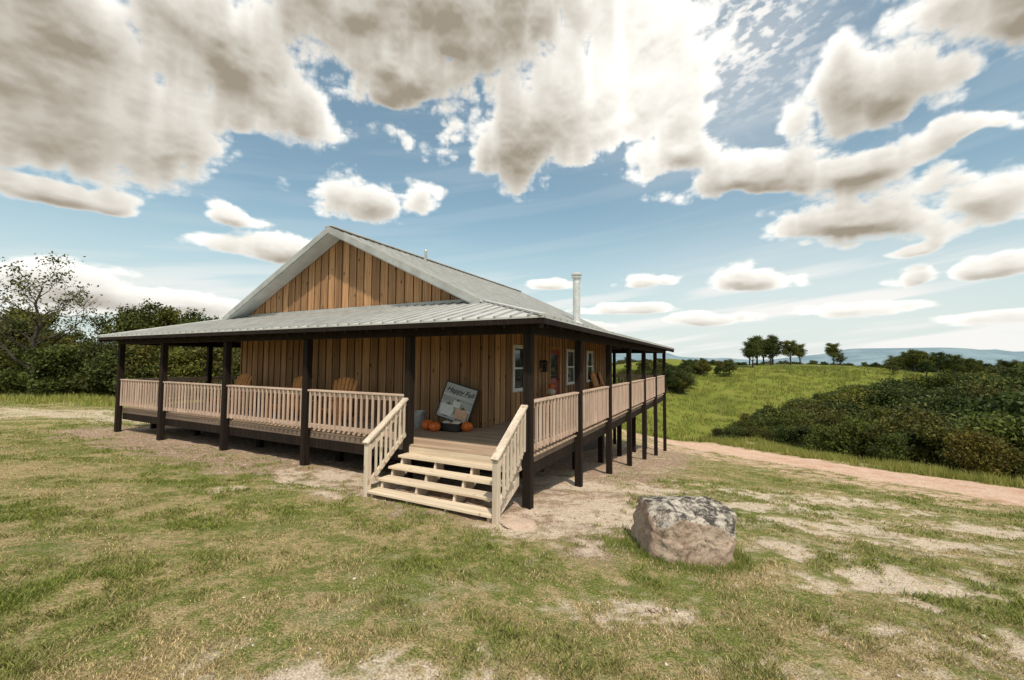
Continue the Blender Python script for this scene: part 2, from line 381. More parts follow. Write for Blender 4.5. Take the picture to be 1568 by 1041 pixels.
while cnt<1150 and tries<20000:
    tries+=1
    f=random.uniform(8,110); r=random.uniform(20.5,130); q=r/f
    if q<.41 or q>1.9 or f>30+.84*r+random.uniform(-7,7): continue
    if q<.52 and (f<34 or f>62 or random.random()<.35): continue
    if random.random()>.4+25/math.hypot(f,r): continue
    far=math.hypot(f,r); s=random.uniform(.55,1.5)*(.9+far/70)
    k=float(np.interp(q,[.40,.5,.6,.8,1,1.25],[.155,.125,.095,.058,.034,.010]))+.14*float(np.exp(-max(far-26,0)/20))
    me=random.choice(B+(T if far>45 and random.random()<.5 else B))
    if me in T: s*=.6
    if put(me,f,r,s,vb,'bush',cap=EYE-k*f+.3): cnt+=1
tl=empty('tree_line')
for i in range(75):
    r=-64+i*.8+random.uniform(-1,1); f=random.uniform(30,42)
    if r>-12: f+=10
    put(random.choice(T),f,r,random.choice((.5,.6,.7,.76,.85)),tl,'tree')
for i in range(75):
    r=-62+i*.78+random.uniform(-1,1)
    put(random.choice(B),random.uniform(27,31),r,random.uniform(.7,1.2),tl,'understory_bush')
bare=tree_mesh('bare_tree',9,3.6,16,2600,.09,.40,(.06,.075,.02),(.14,.13,.035),21,.24,.2,.5,tr=.05)
put(bare,26.5,-30.0,.94,None,'half_bare_tree',1.0)
put(T[0],37,-30.5,1.0,None,'oak_tree',1.0)
ht=empty('hilltop_trees')
for (f,r,s) in [(112,64,.95),(116,67.5,1.1),(114,70,.9),(118,73,1.15),(115,76,.9),(120,82,.8),(118,90,.85),(122,95,.5),(117,66,.9),(119,71,1.0)]:
    put(random.choice(T),f,r,s,ht,'tree',1.0)
ff=empty('distant_forest')
for i in range(650):
    f=random.uniform(230,620); q=random.uniform(.15,1.5)
    put(random.choice(T),f,f*q,random.uniform(.8,1.3)*(1+f/1200),ff,'tree',random.uniform(.5,.8),cap=EYE+f*.010)
for i in range(190):
    f=random.uniform(95,165); q=random.uniform(.90,1.5)
    put(random.choice(T),f,f*q,random.uniform(.7,1.1),ff,'tree',.85,cap=EYE+f*random.choice((.0,.01,.02,.03)))
for i in range(300):
    q=random.uniform(.26,.52); f=random.uniform(80 if q<.42 else 100,170)
    put(random.choice(T+B),f,f*q,random.uniform(.6,1.2),ff,'tree',.85,cap=EYE-f*random.uniform(-.012,.03))
# distant hills
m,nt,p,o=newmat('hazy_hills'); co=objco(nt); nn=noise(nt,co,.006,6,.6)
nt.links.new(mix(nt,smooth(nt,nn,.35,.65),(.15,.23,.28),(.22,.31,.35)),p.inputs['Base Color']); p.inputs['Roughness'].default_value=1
hv=[];hf=[]; A=np.linspace(-math.pi,math.pi,721)
for (D_,hh,sd) in ((2300,32,1.0),(3900,110,7.0)):
    prof=fbm(A*4+sd+20,A*0+sd,6); prof2=ss(prof,.25,.75); top=-6+hh*(.32+.75*prof2)
    b0=len(hv)
    for a,t in zip(A,top):
        x,y=fr(D_*math.cos(a),D_*math.sin(a)); x2,y2=fr(D_*.8*math.cos(a),D_*.8*math.sin(a)); x3,y3=fr(D_*1.2*math.cos(a),D_*1.2*math.sin(a))
        hv+=[(x2,y2,-20),(x,y,t),(x3,y3,-20)]
    for i in range(720):
        for k in range(2): hf.append((b0+i*3+k,b0+(i+1)*3+k,b0+(i+1)*3+k+1,b0+i*3+k+1))
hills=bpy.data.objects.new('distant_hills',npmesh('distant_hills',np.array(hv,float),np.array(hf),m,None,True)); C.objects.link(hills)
# ---------------------------------------------------------------- cabin
cab=empty('wooden_cabin')
DZ=.82; BEAM=2.86
XL=-14.5; YB=16.2; XW0=-12.0; XW1=-2.3; YW0=2.3; YW1=13.6
fx=[0,-2.52,-5.48,-8.6,-11.8,-14.5]
sy=[0,2.6,5.2,7.8,10.5,13.3,16.2]
def gz(x,y): return float(height(np.array([x]),np.array([y]))[0])
w=MB()
openings=[(3.95,4.68,1.62,2.8,'w'),(6.55,7.5,DZ,2.84,'d'),(8.2,9.05,1.62,2.8,'w'),(10.6,11.4,1.62,2.8,'w')]
TOPZ=3.70
w.box(XW0,XW1,YW0,YW0+.12,.6,TOPZ,'siding')
w.box(XW0,XW0+.12,YW0+.121,YW1,.6,TOPZ,'siding'); w.box(XW0+.121,XW1,YW1-.12,YW1,.6,TOPZ,'siding')
yy=YW0+.121
for (a,b,z0,z1,k) in openings:
    w.box(XW1-.12,XW1,yy,a,.6,TOPZ,'siding'); w.box(XW1-.12,XW1,a,b,z1,TOPZ,'siding'); w.box(XW1-.12,XW1,a,b,.6,z0,'siding'); yy=b
w.box(XW1-.12,XW1,yy,YW1-.121,.6,TOPZ,'siding')
PK=(XW0+XW1)/2
RZ=6.18; RE=3.78; REX=5.08
sl=(RZ-RE)/REX
w.prism([(XW0,TOPZ+.002),(XW1,TOPZ+.002),(XW1,RZ-.12-sl*(XW1-PK)),(PK,RZ-.12),(XW0,RZ-.12-sl*(PK-XW0))],'y',YW0,YW0+.12,'siding')
w.prism([(XW0,TOPZ+.002),(XW1,TOPZ+.002),(XW1,RZ-.12-sl*(XW1-PK)),(PK,RZ-.12),(XW0,RZ-.12-sl*(PK-XW0))],'y',YW1-.12,YW1,'siding')
w.obj('walls',cab)
bt=MB(); n=int((XW1-XW0)/.30)
for i in range(n+1):
    x=XW0+.03+i*.30; jit=random.uniform(-.015,.015)
    zt=RZ-.13-sl*abs(x-PK); x+=jit
    bt.box(x-.026,x+.026,YW0-.024,YW0-.001,.62,3.2,'siding'); bt.box(x-.026,x+.026,YW0-.024,YW0-.001,3.2,zt,'siding')
    bt.box(x-.045,x-.0265,YW0-.006,YW0-.001,.62,zt-.02,'gap_shade'); bt.box(x+.0265,x+.043,YW0-.006,YW0-.001,.62,zt-.02,'gap_shade')  # dark strips beside each batten: gap line with batten shadow painted in
for i in range(int((YW1-YW0)/.30)+1):
    y=YW0+.03+i*.30
    segs=[(.62,3.7)]
    for (a,b,z0,z1,k) in openings:
        if a-.1<y<b+.1: segs=[(.62,z0-.08),(z1+.08,3.7)]
    for (z0,z1) in segs:
        if z1>z0+.05:
            bt.box(XW1+.001,XW1+.024,y-.026,y+.026,z0,z1,'siding')
            bt.box(XW1+.001,XW1+.006,y-.040,y-.0265,z0,z1,'gap_shade'); bt.box(XW1+.001,XW1+.006,y+.0265,y+.038,z0,z1,'gap_shade')  # same painted gap and shadow strips on the side wall
    bt.box(XW0-.024,XW0-.001,y-.026,y+.026,.62,3.7,'siding')
bt.obj('battens',cab)
wd=MB()
for (a,b,z0,z1,k) in openings:
    if k=='w':
        wd.box(XW1-.07,XW1-.06,a,b,z0,z1,'glass')
        for (p,q,r,s) in ((a-.06,a+.04,z0-.06,z1+.06),(b-.04,b+.06,z0-.06,z1+.06),(a+.041,b-.041,z0-.06,z0+.04),(a+.041,b-.041,z1-.04,z1+.06),(a+.041,b-.041,(z0+z1)/2-.025,(z0+z1)/2+.025)):
            wd.box(XW1-.05,XW1+.03,p,q,r,s,'white')
wd.obj('windows',cab,.004)
d=MB(); a,b,z0,z1,k=openings[1]
d.box(XW1-.08,XW1-.04,a+.04,b-.04,z0+.02,z1-.04,'door')
for (p,q,r,s) in ((.12,.43,.2,.85),(.52,.83,.2,.85)):
    d.box(XW1-.04,XW1-.025,a+p,a+q,z0+r,z0+s,'door')
d.box(XW1-.039,XW1-.03,a+.14,b-.14,z0+1.0,z1-.2,'glass')
for (p,q,r,s) in ((a-.07,a+.04,z0,z1+.07),(b-.04,b+.07,z0,z1+.07),(a+.041,b-.041,z1-.04,z1+.07)): d.box(XW1-.09,XW1+.028,p,q,r,s,'siding')
d.lathe([(.03,0),(.035,.03),(.02,.05)],(XW1+.0,b-.12,z0+.95),'black',10)
d.obj('door',cab,.004)
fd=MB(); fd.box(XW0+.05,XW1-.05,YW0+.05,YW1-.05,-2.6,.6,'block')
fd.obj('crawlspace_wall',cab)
ps=MB(); pw=.072
P=[(x,0) for x in fx]+[(0,y) for y in sy[1:]]+[(XL,y) for y in sy[1:]]+[(x,YB) for x in fx[1:-1]]
for (x,y) in P: ps.box(x-pw,x+pw,y-pw,y+pw,gz(x,y)-.3,BEAM,'dark')
ps.box(XL-.09,.09,-.06,.06,BEAM+.002,BEAM+.20,'dark'); ps.box(XL-.09,.09,YB-.06,YB+.06,BEAM+.002,BEAM+.20,'dark')
ps.box(-.06,.06,.061,YB-.061,BEAM+.002,BEAM+.198,'dark'); ps.box(XL-.06,XL+.06,.061,YB-.061,BEAM+.002,BEAM+.198,'dark')
ps.obj('porch_posts',cab,.006)
dk=MB()
def boards(x0,x1,y0,y1):
    y=y0
    while y<y1-.02:
        e=min(y+.135,y1); dk.box(x0,x1,y,e,DZ-.035,DZ+random.uniform(-.002,.002),'deck'); y+=.141
boards(XL+.02,-.02,-.0+.075,YW0-.03); boards(XW1+.03,-.02,YW0-.025,YW1+.03); boards(XL+.02,XW0-.03,YW0-.025,YW1+.03); boards(XL+.02,-.02,YW1+.035,YB-.075)
dk.box(-2.44,-.08,-.06,.070,DZ-.035,DZ,'deck')
dk.obj('deck_boards',cab,.004)
jo=MB()
for (z0,z1,k,off) in ((DZ-.15,DZ-.036,'rim',.0),(DZ-.36,DZ-.152,'dark',.0)):
    jo.box(XL+.075,-.075,.075,.115,z0,z1,k); jo.box(-.115,-.075,.116,YB-.116,z0,z1,k)
    jo.box(XL+.075,XL+.115,.116,YB-.116,z0,z1,k); jo.box(XL+.075,-.075,YB-.115,YB-.075,z0,z1,k)
x=XL+.5
while x<-.3:
    jo.box(x-.02,x+.02,.13,YW0,DZ-.24,DZ-.037,'dark'); x+=.45
y=2.6
while y<YB-.3:
    jo.box(XW1,-.13,y-.02,y+.02,DZ-.24,DZ-.037,'dark'); y+=.45
for y in (.9,): jo.box(XL+.1,-.1,y,y+.09,DZ-.44,DZ-.245,'dark')
jo.box(-1.0,-.9,2.5,YB-.2,DZ-.44,DZ-.245,'dark')
for x in fx[1:]: jo.box(x-.07,x+.07,.88,1.02,-.4,DZ-.44,'dark')
for y in sy[2:]: jo.box(-1.03,-.87,y-.07,y+.07,-3.2,DZ-.44,'dark')
jo.obj('deck_framing',cab)
rl=MB()
def bay(a,b):
    a=Vector((a[0],a[1],0));b=Vector((b[0],b[1],0)); d=(b-a); L=d.length; d.normalize(); sa=a+d*pw; sb=b-d*pw
    def bm(z,w_,h): rl.beam(sa+Vector((0,0,z)),sb+Vector((0,0,z)),w_,h,'railh')
    bm(1.725,.13,.038); bm(1.655,.04,.09); bm(.955,.04,.09)
    n=max(2,int((L-2*pw)/.155)); nrm=d.cross(Vector((0,0,1)))*.038
    for i in range(n):
        q=sa+d*((L-2*pw)*(i+.5)/n)+nrm*1.0+d*random.uniform(-.006,.006)
        rl.box(q.x-.02,q.x+.02,q.y-.02,q.y+.02,.90,1.70,'rail')
for i in range(1,5): bay((fx[i+1],.03),(fx[i],.03))
for i in range(6): bay((-.03,sy[i]),(-.03,sy[i+1])); bay((XL+.03,sy[i+1]),(XL+.03,sy[i]))
for i in range(5): bay((fx[i],YB-.03),(fx[i+1],YB-.03))
rl.obj('porch_railing',cab,.004)
st=MB(); SX0,SX1=-2.46,-.10; rise=.15; run=.245
for k in range(1,5):
    z=DZ-rise*k; y1=-.06-run*(k-1)+.0; y0=y1-run-.02
    st.box(SX0-.02,SX1+.02,y0,y0+.128,z-.04,z,'new'); st.box(SX0-.02,SX1+.02,y0+.136,y1,z-.04,z-.001,'new')
for i in range(4):
    x=SX0+.03+(SX1-SX0-.1)*i/3
    poly=[(-.06,DZ-.16)]
    for k in range(1,5):
        z=DZ-rise*k-.042; poly+=[(-.06-run*(k-1)-.02,z),(-.06-run*k+.02,z)]
    poly+=[(-.06-run*4+.02,0.02),(-.06-run*3.4,0.0),(-.06,.38)]
    st.prism(poly,'x',x,x+.04,'newz')
st.box(SX0,SX1,-.063,-.02,DZ-.17,DZ-.037,'new')
st.obj('stair_treads',cab,.004)
sr=MB()
for x in (-2.535,-.03):
    yb=-1.0
    sr.box(x-.045,x+.045,yb-.045,yb+.045,gz(x,yb)-.1,.98,'newz')
    for (o,zz,wd_,hh) in ((0,0,.12,.04),(0,-.075,.038,.09),(0,-.66,.038,.09)):
        sr.beam((x,-.075,1.70+zz-.02),(x,yb-.07 if zz==0 else yb+.046,.98+zz+.02-(.02 if zz else 0)),wd_,hh,'newz')
    for i in range(7):
        y=-.16-i*.115; t=(-.075-y)/(-.075-yb); zt=1.68-t*.72
        sr.box(x+.021,x+.056,y-.018,y+.018,zt-.66,zt-.03,'newz')
sr.obj('stair_railing',cab,.004)
# roof
rf=MB(); OV=.45; EZ=3.10; OX0,OX1,OY0,OY1=XL-OV,OV,-OV,YB+OV
IN=OV+(0-XW1)
ps_=(RE-EZ)/(OV+2.05)
IZ=EZ+ps_*IN
def slab(pts,th,k): rf.hexa([Vector(p)-Vector((0,0,th)) for p in pts]+[Vector(p) for p in pts],k)
slab([(OX0,OY0,EZ),(OX1,OY0,EZ),(XW1,YW0,IZ),(XW0,YW0,IZ)],.03,'metal')
slab([(OX1,OY0,EZ),(OX1,OY1,EZ),(XW1,YB-(-XW1),IZ),(XW1,YW0,IZ)],.03,'metal')
slab([(OX1,OY1,EZ),(OX0,OY1,EZ),(XW0,YB+XW1,IZ),(XW1,YB+XW1,IZ)],.03,'metal')
slab([(OX0,OY1,EZ),(OX0,OY0,EZ),(XW0,YW0,IZ),(XW0,YB+XW1,IZ)],.03,'metal')
def rib(a,b,h=.025,w_=.04): rf.beam(Vector(a)+Vector((0,0,h/2)),Vector(b)+Vector((0,0,h/2)),w_,h,'rib')
x=OX0+.15
while x<OX1:
    L=min(IN,x-OX0,OX1-x)
    if L>.15:
        rib((x,OY0-.01,EZ),(x,OY0+L,EZ+ps_*L)); rib((x,OY1+.01,EZ),(x,OY1-L,EZ+ps_*L))
    x+=.30
y=OY0+.15
while y<OY1:
    L=min(IN,y-OY0,OY1-y)
    if L>.15:
        rib((OX1+.01,y,EZ),(OX1-L,y,EZ+ps_*L)); rib((OX0-.01,y,EZ),(OX0+L,y,EZ+ps_*L))
    y+=.30
for (sx,sy_) in ((1,-1),(1,1),(-1,-1),(-1,1)):
    cx=OX1 if sx>0 else OX0; cy=OY0 if sy_<0 else OY1
    rf.beam((cx,cy,EZ+.02),(cx-sx*IN,cy-sy_*IN,IZ+.02),.13,.03,'metal')
RY0=YW0-.5; RY1=YW1+.5
for sgn in (1,-1):
    ex=PK+sgn*REX
    pts=[(ex,RY0,RE),(ex,RY1,RE),(PK,RY1,RZ),(PK,RY0,RZ)] if sgn>0 else [(PK,RY0,RZ),(PK,RY1,RZ),(ex,RY1,RE),(ex,RY0,RE)]
    slab(pts,.03,'metal')
    y=RY0+.15
    while y<RY1: rib((ex,y,RE),(PK,y,RZ)); y+=.30
    for (ya,yb) in ((RY0-.025,RY0),(RY1,RY1+.025)):
        rf.hexa([(ex,ya,RE-.15),(PK,ya,RZ-.15),(PK,yb,RZ-.15),(ex,yb,RE-.15),(ex,ya,RE+.035),(PK,ya,RZ+.035),(PK,yb,RZ+.035),(ex,yb,RE+.035)],'rib')
    rf.hexa([(ex,RY0+.002,RE-.18),(PK,RY0+.002,RZ-.18),(PK,YW0-.03,RZ-.18),(ex,YW0-.03,RE-.18),(ex,RY0+.002,RE-.155),(PK,RY0+.002,RZ-.155),(PK,YW0-.03,RZ-.155),(ex,YW0-.03,RE-.155)],'soffit')
rf.beam((PK,RY0-.03,RZ+.03),(PK,RY1+.03,RZ+.03),.28,.025,'metal')
rf.box(XW0,XW1,YW0-.045,YW0-.026,IZ-.03,IZ+.07,'rib')
rf.obj('metal_roof',cab)
vt=MB(); vt.lathe([(.05,-.2),(.05,.35),(.06,.36),(.06,.42)],(PK+.5,5.5,RZ-.24),'pipe',12); vt.obj('roof_vent_pipe',cab,0,True)
ch=MB(); cx,cy=-2.6,10.2
ch.lathe([(.30,0),(.27,.12),(.15,.2),(.15,1.75),(.155,1.76),(.155,1.80),(.15,1.81),(.15,1.98),(.21,1.99),(.21,2.03),(.14,2.04),(.14,2.10),(.22,2.11),(.22,2.16),(.18,2.20)],(cx,cy,3.85),'pipe',24)
ch.obj('stove_flue_pipe',cab)
ra=MB()
def rafter(a,b): ra.beam(a,b,.042,.13,'dark')
x=OX0+.3
while x<OX1-.1:
    L=min(IN,x-OX0,OX1-x)
    if L>.25:
        rafter((x,OY0+.03,EZ-.10),(x,OY0+L-.02,EZ-.10+ps_*L)); rafter((x,OY1-.03,EZ-.10),(x,OY1-L+.02,EZ-.10+ps_*L))
    x+=.60
y=OY0+.3
while y<OY1-.1:
    L=min(IN,y-OY0,OY1-y)
    if L>.25:
        rafter((OX1-.03,y,EZ-.10),(OX1-L+.02,y,EZ-.10+ps_*L)); rafter((OX0+.03,y,EZ-.10),(OX0+L-.02,y,EZ-.10+ps_*L))
    y+=.60
for (cx_,cy_,sx,sy_) in ((OX1,OY0,1,-1),(OX1,OY1,1,1),(OX0,OY0,-1,-1),(OX0,OY1,-1,1)):
    ra.beam((cx_-sx*.03,cy_-sy_*.03,EZ-.11),(cx_-sx*IN,cy_-sy_*IN,IZ-.11),.05,.15,'dark')
for (a,b) in (((OX0+.02,OY0+.02),(OX1-.02,OY0+.02)),((OX1-.02,OY0+.045),(OX1-.02,OY1-.045)),((OX0+.02,OY1-.02),(OX1-.02,OY1-.02)),((OX0+.02,OY0+.045),(OX0+.02,OY1-.045))):
    ra.beam((a[0],a[1],EZ-.075),(b[0],b[1],EZ-.075),.035,.085,'dark')
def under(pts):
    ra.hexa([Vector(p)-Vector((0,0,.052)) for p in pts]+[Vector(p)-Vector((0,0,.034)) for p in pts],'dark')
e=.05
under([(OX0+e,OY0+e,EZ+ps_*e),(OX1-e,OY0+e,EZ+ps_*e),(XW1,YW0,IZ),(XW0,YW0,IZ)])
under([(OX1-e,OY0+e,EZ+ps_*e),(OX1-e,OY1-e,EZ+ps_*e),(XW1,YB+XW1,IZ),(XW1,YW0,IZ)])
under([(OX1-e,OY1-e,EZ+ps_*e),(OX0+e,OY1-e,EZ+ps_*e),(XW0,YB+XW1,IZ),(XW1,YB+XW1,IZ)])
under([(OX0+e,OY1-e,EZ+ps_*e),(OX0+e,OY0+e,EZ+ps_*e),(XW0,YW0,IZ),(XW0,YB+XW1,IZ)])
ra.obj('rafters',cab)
# ---------------------------------------------------------------- porch things
def chair(x,y,rot,mat='chair'):
    e=empty('porch_chair',(x,y,DZ+.003)); e.rotation_euler=(0,0,rot)
    c=MB()
    for sx in (-.28,.28):
        c.beam((sx,-.30,0),(sx,-.30,.58),.05,.07,mat,up=(0,1,0))
        c.beam((sx,-.34,.36),(sx,.42,.04),.035,.11,mat)
        c.beam((sx*1.12,-.38,.60),(sx*1.05,.36,.56),.12,.025,mat)
        c.beam((sx,.25,.02),(sx,.30,.57),.045,.06,mat,up=(0,1,0))
    for i in range(6):
        yv=-.32+i*.095; c.beam((-.29,yv,.415-(yv+.34)*.42),(.29,yv,.415-(yv+.34)*.42),.08,.022,mat)
    for i in range(6):
        xx=(-2.5+i)*.1; h=1.13-.012*(i-2.5)**2
        c.beam((xx*.85,.18,.20),(xx*1.15,.48,h),.092,.02,mat,up=(0,1,0))
    c.beam((-.28,.36,.50),(.28,.36,.50),.03,.07,mat); c.beam((-.27,.45,.86),(.27,.45,.86),.03,.06,mat)
    o=c.obj('frame',e,.004); return e
chair(-5.75,1.0,0.3); chair(-7.55,1.0,.1); chair(-10.6,1.2,.1); chair(-1.75,11.2,1.5); chair(-1.75,12.3,1.7)
def pumpkin(x,y,z,r,mat,name='pumpkin'):
    e=empty(name,(x,y,z)); b=MB()
    pr=[(r*max(.12,math.sin(math.pi*t/12)**.8),r*.78*(1-math.cos(math.pi*t/12))) for t in range(0,13)]
    b.lathe(pr,(0,0,0),mat,48,.13,10); b.obj('body',e,0,True)
    s=MB(); pts=[(0,0,r*1.45),(0.01,0,r*1.75),(r*.2,0,r*1.95)]
    v,f=tube(pts,[r*.14,r*.1,r*.09],8); s.v=[tuple(q) for q in v]; s.f=f+[(16,17,18,19,20,21,22,23)]; s.m=[s.mi('stem')]*len(s.f); s.obj('stem',e)
    e.rotation_euler=(0,0,random.uniform(0,6)); return e
pumpkin(-3.22,1.45,DZ+.003,.145,'pumpkin'); pumpkin(-2.95,1.36,DZ+.003,.135,'pumpkin'); pumpkin(-2.33,1.72,DZ+.003,.135,'pumpkin')
e=empty('black_planter_box',(-2.66,1.60,DZ+.003)); b=MB()
b.box(-.26,.26,-.13,.13,0,.02,'black'); b.box(-.26,.26,-.13,-.11,.0,.18,'black'); b.box(-.26,.26,.11,.13,0,.18,'black'); b.box(-.26,-.24,-.109,.109,0,.18,'black'); b.box(.24,.26,-.109,.109,0,.18,'black')
b.obj('box',e,.003)
for i,(px_,r_2) in enumerate(((-.14,.11),(.12,.12))):
    q=pumpkin(-2.66+px_,1.60,DZ+.05,r_2,'wpumpkin','white_pumpkin')
e=empty('galvanised_bucket',(-3.62,1.62,DZ+.003)); b=MB()
b.lathe([(.12,0),(.125,.02),(.155,.36),(.168,.365),(.168,.385),(.15,.385),(.118,.03)],(0,0,0),'zinc',28); b.obj('pail',e)
h=MB(); pts=[(.16*math.cos(a),-.10*math.sin(a)-.02,.36-.12*math.sin(a)) for a in np.linspace(0,math.pi,12)]
v,f=tube(pts,[.006]*12,6); h.v=[tuple(q) for q in v];h.f=f;h.m=[h.mi('black')]*len(f); h.obj('handle',e)
sg=empty('happy_fall_sign',(-2.86,1.86,DZ+.20)); b=MB()
for i in range(5): b.box(-.42,.42,-.012,.010,i*.165+.003,i*.165+.162,'signgrey')
for (a,b2,c,d2) in ((-.445,-.42,-.025,.85),(.42,.445,-.025,.85),(-.42,.42,-.025,.0),(-.42,.42,.83,.85)): b.box(a,b2,-.022,.012,c,d2,'black')
b.obj('planks',sg,.002)
b=MB()
def flatp(cx,cz,r,k,y):
    b.prism([(cx+1.22*r*math.cos(a),cz+.92*r*math.sin(a)) for a in np.linspace(0,2*math.pi,33)[:-1]],'y',y+.003,y+.002,'stem')
    for j,(ox,rr) in enumerate(((0,.62),(-.42,.56),(.42,.56),(-.72,.38),(.72,.38))):
        yy=y-.0012*(5-j); pts=[(cx+ox*r+rr*r*math.cos(a),cz+.8*r*math.sin(a)) for a in np.linspace(0,2*math.pi,25)[:-1]]
        b.prism(pts,'y',yy,yy-.001,k)
    b.prism([(cx-.02,cz+.7*r),(cx+.02,cz+.7*r),(cx+.035,cz+1.15*r),(cx+.0,cz+1.15*r)],'y',y-.010,y-.008,'stem')
flatp(-.2,.2,.17,'paintw',-.017); flatp(.2,.19,.15,'paintp',-.017); flatp(.02,.38,.10,'paintw',-.031)
b.obj('painted_pumpkins',sg)
tc=bpy.data.curves.new('lettering','FONT'); tc.body='Happy Fall'; tc.size=.175; tc.align_x='CENTER'; tc.extrude=.0015; tc.shear=.3; tc.offset=.002
to=bpy.data.objects.new('lettering',tc); C.objects.link(to); to.parent=sg; to.location=(0,-.0145,.62); to.rotation_euler=(math.radians(90),0,0); tc.materials.append(M['black'])
sg.rotation_euler=(math.radians(-13),math.radians(14),math.radians(4))
e=empty('porch_stool',(-1.95,5.85,DZ+.003)); b=MB()
for sx in (-.13,.13):
    for sy2 in (-.13,.13): b.beam((sx*1.15,sy2*1.15,0),(sx*.8,sy2*.8,.5),.035,.035,'chair',up=(0,1,0))
b.lathe([(.2,.5),(.2,.54)],(0,0,0),'chair',20); b.beam((-.13,-.13,.2),(.13,-.13,.2),.03,.03,'chair'); b.beam((-.13,.13,.2),(.13,.13,.2),.03,.03,'chair'); b.obj('frame',e,.003)
pumpkin(-1.95,5.85,DZ+.55,.13,'wpumpkin','white_pumpkin'); pumpkin(-1.97,5.87,DZ+.74,.10,'pumpkin')
e=empty('wall_lantern',(XW1+.03,5.75,2.15)); b=MB()
b.box(0,.02,-.05,.05,.05,.3,'black'); b.beam((.01,0,.26),(.14,0,.30),.02,.02,'black')
for (sx,sy2) in ((.07,-.07),(.21,-.07),(.07,.07),(.21,.07)): b.box(sx-.008,sx+.008,sy2-.008,sy2+.008,-.05,.22,'black')
b.box(.05,.23,-.09,.09,-.07,-.05,'black'); b.hexa([(.04,-.10,.22),(.24,-.10,.22),(.24,.10,.22),(.04,.10,.22),(.11,-.03,.3),(.17,-.03,.3),(.17,.03,.3),(.11,.03,.3)],'black'); b.box(.09,.19,-.05,.05,-.045,.21,'glass'); b.obj('lantern',e)
# ---------------------------------------------------------------- boulder
import bmesh
bm=bmesh.new(); bmesh.ops.create_icosphere(bm,subdivisions=6,radius=1)
planes=[((.10,-.14,.985),.60),((-.12,.1,.98),.66),((-.985,-.1,.10),.88),((.97,-.2,-.08),.92),((.12,-.98,.05),.80),((-.62,-.78,.02),1.0),((.74,-.66,-.12),.96),((0,.95,.15),.86),((.7,.6,.2),1.0),((-.62,-.35,.70),.86),((.62,-.45,.64),.92),((0,0,-1),.7)]
from mathutils import noise as mn
for v in bm.verts:
    n=v.co.normalized(); r=1.5
    for (d,k) in planes:
        dd=Vector(d).normalized(); c=n.dot(dd)
        if c>.05: r=min(r,k/c)
    co=n*r; q=mn.fractal(co*1.7+Vector((3,1,7)),1.0,2.0,5)*.035+mn.fractal(co*6+Vector((1,9,2)),.8,2.0,5)*.032
    lay=math.sin(co.z*19+3*mn.noise(co*2))*.016*(1-abs(n.z))
    crack=-.06*max(0,1-abs(co.x*.9+co.z*.35-.25+.15*mn.noise(co*3))/.035)-.05*max(0,1-abs(co.z-.12+.10*mn.noise(co*2.5))/.03)*(1-abs(n.z))
    co=co*(1+q+lay+crack); v.co=Vector((co.x*.565,co.y*.47,co.z*.62))
me=bpy.data.meshes.new('boulder'); bm.to_mesh(me); bm.free()
me.polygons.foreach_set('use_smooth',[True]*len(me.polygons))
m,nt,p,o=newmat('limestone_lichen'); co=objco(nt)
n1=noise(nt,co,5.5,8,.75,.4); n2=noise(nt,co,19,6,.75); n3=noise(nt,co,2,4)
side=mix(nt,smooth(nt,n3,.35,.65),(.41,.285,.21),(.58,.45,.355)); side=mix(nt,smooth(nt,n2,.35,.55,.75,0),side,(.18,.125,.095))
top=mix(nt,smooth(nt,n1,.43,.56),(.05,.043,.037),(.58,.51,.43)); top=mix(nt,smooth(nt,n2,.47,.62,0,.8),top,(.06,.052,.045))
ge=nt.nodes.new('ShaderNodeNewGeometry'); sz=nt.nodes.new('ShaderNodeSeparateXYZ'); nt.links.new(ge.outputs['Normal'],sz.inputs[0])
so=nt.nodes.new('ShaderNodeSeparateXYZ'); nt.links.new(co,so.inputs[0])
k=math_(nt,'ADD',math_(nt,'MULTIPLY',sz.outputs[2],.6),math_(nt,'MULTIPLY',so.outputs[2],1.0)); k=math_(nt,'ADD',k,math_(nt,'MULTIPLY',math_(nt,'SUBTRACT',n3,.5),1.2))
nt.links.new(mix(nt,smooth(nt,k,.35,.6),side,top),p.inputs['Base Color']); p.inputs['Roughness'].default_value=.9; bump(nt,p,mix(nt,.5,n1,n2),1.0,.05)
me.materials.append(m); bo=bpy.data.objects.new('boulder',me); C.objects.link(bo)
bx,by=fr(5.25,2.14); bo.location=(bx,by,gz(bx,by)+.21); bo.rotation_euler=(0.02,.06,YAW-.15)
bm=bmesh.new(); bmesh.ops.create_icosphere(bm,subdivisions=3,radius=1)
for v in bm.verts: v.co*=1+mn.fractal(v.co*1.5,1,2,4)*.3
me=bpy.data.meshes.new('flat_stone'); bm.to_mesh(me); bm.free(); me.materials.append(simple('pink_stone',(.42,.30,.22),(.56,.43,.34),8,.9,0,.5,.02))
fs=bpy.data.objects.new('flat_stone',me); C.objects.link(fs); bx,by=fr(6.05,.15); fs.location=(bx,by,gz(bx,by)+.0); fs.scale=(.26,.18,.05); fs.rotation_euler=(.03,.05,.5)
